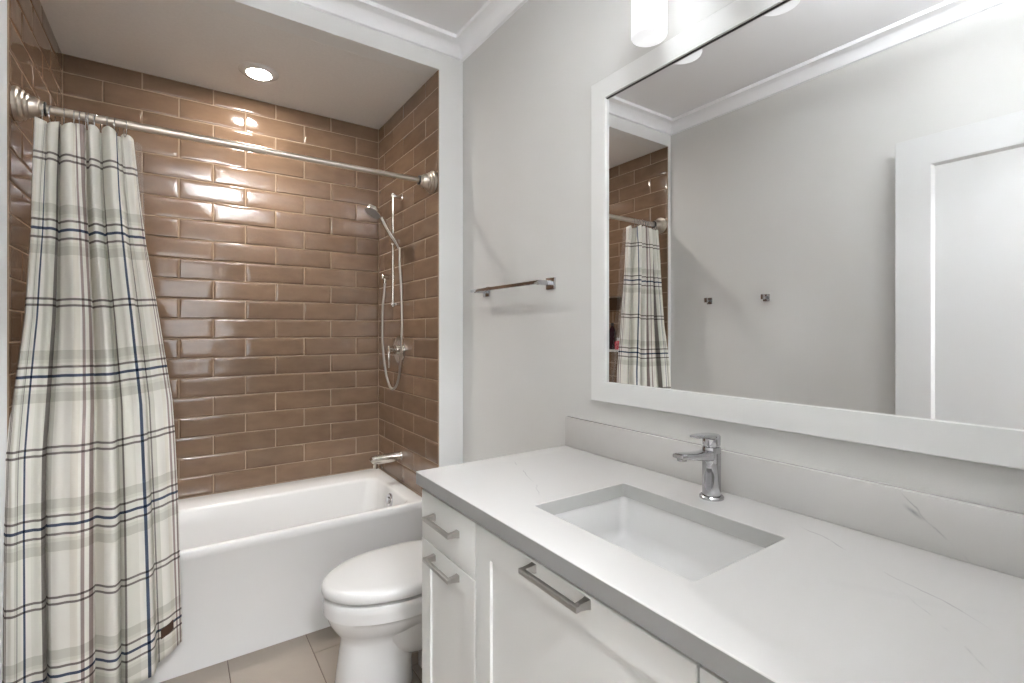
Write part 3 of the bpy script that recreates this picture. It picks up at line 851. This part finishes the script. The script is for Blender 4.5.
# ------------------------------------------------------------------ vanity
CT, CB = .934, .897           # worktop top and underside
FX = -.597                    # door faces
def handle(parent, yc, z, ln):
    bm = bmesh.new(); x0 = FX - .030
    h = ln/2
    box(bm, x0-.005, x0+.005, yc-h, yc+h, z-.0055, z+.0055, bev=.0014)
    for s in (-1, 1):
        # flared foot: wide against the door, joined to the bar end
        ys = yc + s*(h-.008)
        vs = []
        for x, a, b in ((FX, .008, .009), (FX-.008, .0065, .0075), (x0+.003, .0055, .0055)):
            vs.append([Vector((x, ys-a, z-b)), Vector((x, ys+a, z-b)), Vector((x, ys+a, z+b)), Vector((x, ys-a, z+b))])
        loft(bm, vs)
    return obj('handle', bm, M['nickel'], parent)
def cab_body(t, y0, y1, top_rail=True):
    bm = bmesh.new(); zt = CB-.001; p = .016; xf = -.575
    box(bm, xf, -.002, y0, y0+p, 0 if True else 0, zt); box(bm, xf, -.002, y1-p, y1, 0, zt)
    box(bm, xf, -.002, y0+p, y1-p, .10, .116); box(bm, -.014, -.002, y0+p, y1-p, .116, zt)
    box(bm, xf+.03, xf+.046, y0+p, y1-p, zt-.05, zt)
    box(bm, -.525, -.51, y0+p, y1-p, 0, .10)
    obj('cabinet_body', bm, M['cabinet'], t, smooth=False)
Y1a, Y1b, Y2b, Y3b = 1.369, 1.046, .421, .058
g = .0027
def side_unit(name, label, y0, y1):
    t = thing(name, label, 'cabinet', ((-.30), (y0+y1)/2, 0))
    cab_body(t, y0+.0005, y1-.0005)
    yc = (y0+y1)/2
    d = obj('drawer', B(FX, -.577, y0+g, y1-g, .7395, CB-.0165, bev=.0015), M['cabinet'], t); handle(d, yc, .824, .158)
    d = obj('door', shaker(-.577, FX, y0+g, y1-g, .104, .7362, .058, .0065, cham=.0006), M['cabinet'], t); handle(d, yc, .708, .158)
    return t
side_unit('vanity_cabinet', 'narrow white vanity cabinet with drawer over door beside the toilet', Y1b, Y1a)
side_unit('vanity_cabinet', 'narrow white vanity cabinet at the near end, past the wide door', Y3b, Y2b)
t = thing('sink_cabinet', 'wide white vanity cabinet under the sink with one framed door', 'cabinet', (-.30, (Y2b+Y1b)/2, 0))
cab_body(t, Y2b+.0005, Y1b-.0005)
d = obj('door', shaker(-.577, FX, Y2b+g, Y1b-g, .104, CB-.0165, .066, .0070, cham=.0006), M['cabinet'], t)
handle(d, (Y2b+Y1b)/2-.008, .867, .176)

# worktop with the sink cut-out
HX0, HX1, HY0, HY1 = -.491, -.180, .504, .944
def worktop():
    bm = bmesh.new()
    def loop(pts):
        vs = [bm.verts.new(p) for p in pts]
        return [bm.edges.new((vs[i], vs[(i+1) % len(vs)])) for i in range(len(vs))]
    e = loop(rrect(-.612, -.0002, YN+.002, 1.378, .003, CT, 2)) + loop(rrect(HX0, HX1, HY0, HY1, .009, CT, 5))
    bmesh.ops.triangle_fill(bm, edges=e, use_beauty=True)
    top = bm.faces[:]
    r = bmesh.ops.extrude_face_region(bm, geom=top, use_keep_orig=True)
    vs = [v for v in r['geom'] if isinstance(v, bmesh.types.BMVert)]
    bmesh.ops.translate(bm, verts=vs, vec=(0, 0, CB-CT))
    bmesh.ops.recalc_face_normals(bm, faces=bm.faces)
    bm.normal_update()
    es = [ed for ed in bm.edges if len(ed.link_faces) == 2 and all(v.co.z > CT-.001 for v in ed.verts) and abs(ed.link_faces[0].normal.z - ed.link_faces[1].normal.z) > .5]
    bmesh.ops.bevel(bm, geom=es, offset=.0022, segments=2, affect='EDGES', profile=.5)
    bm.normal_update()
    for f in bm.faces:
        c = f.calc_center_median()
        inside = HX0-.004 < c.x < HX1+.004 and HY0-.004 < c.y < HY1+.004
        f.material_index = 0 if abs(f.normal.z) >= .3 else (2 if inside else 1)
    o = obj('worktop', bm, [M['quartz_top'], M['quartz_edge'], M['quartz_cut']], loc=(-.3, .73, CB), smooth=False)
    tag(o, 'long white quartz vanity worktop with faint grey veins and a rectangular sink cut-out', 'worktop')
worktop()
tag(obj('backsplash', B(-.021, -.0001, YN+.002, 1.378, CT+.0002, 1.041, bev=.0018), M['quartz_splash'], loc=(-.011, .73, CT)),
    'low white quartz backsplash with a grey vein running behind the faucet', 'backsplash')

def sink():
    t = thing('sink', 'white rectangular undermount sink set into the quartz worktop', 'sink', (-.336, .724, .78))
    a, b, c, d_ = HX0-.004, HX1+.004, HY0-.004, HY1+.004
    z = CB-.0008
    rings = [rrect(a-.018, b+.018, c-.018, d_+.018, .03, z-.012, 6), rrect(a-.018, b+.018, c-.018, d_+.018, .03, z, 6), rrect(a, b, c, d_, .022, z, 6), rrect(a+.002, b-.002, c+.002, d_-.002, .022, z-.006, 6),
             rrect(a+.008, b-.008, c+.008, d_-.008, .028, .815, 6), rrect(a+.013, b-.013, c+.013, d_-.013, .030, .800, 6), rrect(a+.024, b-.024, c+.024, d_-.024, .030, .790, 6),
             rrect(a+.05, b-.05, c+.06, d_-.06, .03, .787, 6), rrect(-.336-.03, -.336+.03, .724-.03, .724+.03, .028, .783, 6)]
    under = [rrect(-.336-.03, -.336+.03, .724-.03, .724+.03, .028, .773, 6), rrect(a+.01, b-.01, c+.01, d_-.01, .03, .778, 6), rrect(a-.006, b+.006, c-.006, d_+.006, .03, .80, 6), rrect(a-.008, b+.008, c-.008, d_+.008, .03, z-.014, 6)]
    bm = bmesh.new(); loft(bm, under[::-1][::-1][0:0] + rings, False, True)
    loft(bm, under + [rings[0]], True, False)
    bmesh.ops.remove_doubles(bm, verts=bm.verts, dist=1e-5)
    obj('basin', bm, M['porcelain'], t, sharp=60)
    bm = bmesh.new(); lathe(bm, (-.336, .724, .7835), (0, 0, 1), [(0, .024), (.003, .023), (.004, .016), (.009, .015), (.011, 0)], 28)
    obj('drain', bm, M['chrome'], t)
sink()

def faucet():
    x, y = -.088, .733
    t = thing('faucet', 'chrome single-lever faucet standing on the worktop behind the sink', 'faucet', (x, y, CT))
    bm = bmesh.new(); lathe(bm, (x, y, CT), (0, 0, 1), [(0, .0295), (.005, .0295), (.008, .027), (.009, .022)], 40); obj('base_ring', bm, M['chrome'], t)
    bm = bmesh.new(); lathe(bm, (x, y, CT+.008), (0, 0, 1), [(0, .0225), (.06, .0225), (.118, .0228), (.122, .0215), (.123, .019), (.128, .019)], 40); obj('faucet_body', bm, M['chrome'], t)
    # spout: flat tongue reaching over the basin
    bm = bmesh.new(); rr = []
    for dx, z, hw, hh in ((.012, CT+.108, .017, .014), (-.015, CT+.110, .0175, .014), (-.040, CT+.112, .0175, .0115), (-.075, CT+.116, .0175, .009), (-.110, CT+.121, .0172, .0075), (-.130, CT+.123, .0165, .0065), (-.136, CT+.1235, .0145, .004)):
        ring = []
        for k in range(20):
            a = 2*pi*k/20; ca, sa = cos(a), sin(a)
            ring.append(Vector((x+dx, y+hw*math.copysign(abs(ca)**.45, ca), z+hh*math.copysign(abs(sa)**.45, sa))))
        rr.append(ring)
    loft(bm, rr); obj('spout', bm, M['chrome'], t, sharp=45)
    bm = bmesh.new(); lathe(bm, (x-.120, y, CT+.1175), (0, 0, -1), [(0, .0115), (.006, .0115), (.0062, .009)], 24); obj('aerator', bm, M['chrome'], t)
    # lever: cap on the body swept forward into a flat paddle
    bm = bmesh.new(); lathe(bm, (x, y, CT+.135), (0, 0, 1), [(0, .0215), (.016, .022), (.022, .0215), (.026, .017), (.027, 0)], 40)
    rr = []
    for dx, z, hw, hh in ((.012, CT+.152, .018, .010), (-.012, CT+.157, .0185, .008), (-.035, CT+.161, .017, .0055), (-.060, CT+.163, .0155, .004), (-.072, CT+.1625, .013, .0028)):
        ring = []
        for k in range(20):
            a = 2*pi*k/20; ca, sa = cos(a), sin(a)
            ring.append(Vector((x+dx, y+hw*math.copysign(abs(ca)**.5, ca), z+hh*math.copysign(abs(sa)**.5, sa))))
        rr.append(ring)
    loft(bm, rr); obj('lever', bm, M['chrome'], t, sharp=45)
faucet()

# ------------------------------------------------------------------ mirror
def mirror():
    y0, y1, z0, z1, fw = .005+YN, 1.2415, 1.119, 2.2094, .0665
    t = thing('wall_mirror', 'wide wall mirror in a flat white painted frame above the vanity', 'mirror', (0, (y0+y1)/2, z0))
    bm = bmesh.new(); xf, xb = -.020, -.001
    def ring(x, d): return [Vector((x, y0+d, z0+d)), Vector((x, y1-d, z0+d)), Vector((x, y1-d, z1-d)), Vector((x, y0+d, z1-d))]
    rings_ = [ring(xb, 0), ring(xf+.002, 0), ring(xf, .002), ring(xf, fw-.001), ring(xf+.001, fw), ring(-.0095, fw)]
    loft(bm, rings_, False, False)
    obj('mirror_frame', bm, M['frame'], t, smooth=False)
    obj('mirror_glass', B(-.0094, -.003, y0+fw-.001, y1-fw+.001, z0+fw-.001, z1-fw+.001), M['mirror'], t, smooth=False)
    # dark strip put in for the shadow line where the glass meets the upper rail
    obj('glass_shadow_strip', B(-.0125, -.0096, y0+fw, y1-fw, z1-fw-.0022, z1-fw+.0), M['dark'], t, smooth=False)
mirror()

# ------------------------------------------------------------------ vanity light
def vanity_light():
    zb, h, r, x = 2.196, .165, .050, -.091
    ys = (.929, .645, .361)
    t = thing('vanity_light', 'three-lamp vanity light with white cylinder shades over the mirror', 'wall light', (0, ys[1], 2.40))
    obj('backplate', B(-.022, -.001, ys[2]-.07, ys[0]+.07, 2.375, 2.435, bev=.004), M['nickel'], t)
    for y in ys:
        bm = bmesh.new()
        lathe(bm, (x, y, zb), (0, 0, 1), [(0, 0), (0, r-.006), (.002, r-.002), (.006, r), (h-.004, r), (h, r-.004), (h, 0)], 40)
        s = obj('lamp_shade', bm, M['shade'], t, sharp=50)
        bm = bmesh.new(); lathe(bm, (x, y, zb+h), (0, 0, 1), [(0, .034), (.03, .032), (.034, .026)], 28)
        tube(bm, [(x, y, zb+h+.03), (x, y, 2.405), (x+.01, y, 2.408), (-.02, y, 2.408)], .009, 14)
        obj('arm', bm, M['nickel'], t)
vanity_light()

# ------------------------------------------------------------------ towel bar and robe hooks
def towel_bar():
    ya, yb, z, bx = 1.482, 1.962, 1.542, -.068
    t = thing('towel_bar', 'square chrome towel bar on the grey wall left of the mirror', 'towel bar', (0, (ya+yb)/2, z))
    obj('bar', B(bx-.007, bx+.007, ya-.008, yb+.03, z-.004, z+.010, bev=.0012), M['chrome'], t)
    for y in (ya, yb):
        bm = bmesh.new(); box(bm, -.008, -.001, y-.027, y+.027, z-.022, z+.024, bev=.0015); box(bm, bx, -.008, y-.009, y+.009, z-.006, z+.012, bev=.0012)
        obj('bracket', bm, M['chrome'], t)
towel_bar()
def hook(y, label):
    z = 1.557; x = XW
    t = thing('robe_hook', label, 'hook', (x, y, z), 'square robe hooks on the left wall')
    obj('hook_plate', B(x+.001, x+.008, y-.019, y+.019, z-.021, z+.021, bev=.0015), M['chrome'], t)
    bm = bmesh.new(); box(bm, x+.008, x+.046, y-.007, y+.007, z-.007, z+.007, bev=.001); box(bm, x+.040, x+.048, y-.011, y+.011, z-.011, z+.019, bev=.0015)
    obj('hook_peg', bm, M['chrome'], t)
hook(1.893, 'square chrome robe hook on the left wall nearest the shower curtain')
hook(1.520, 'square chrome robe hook on the left wall nearest the open door')
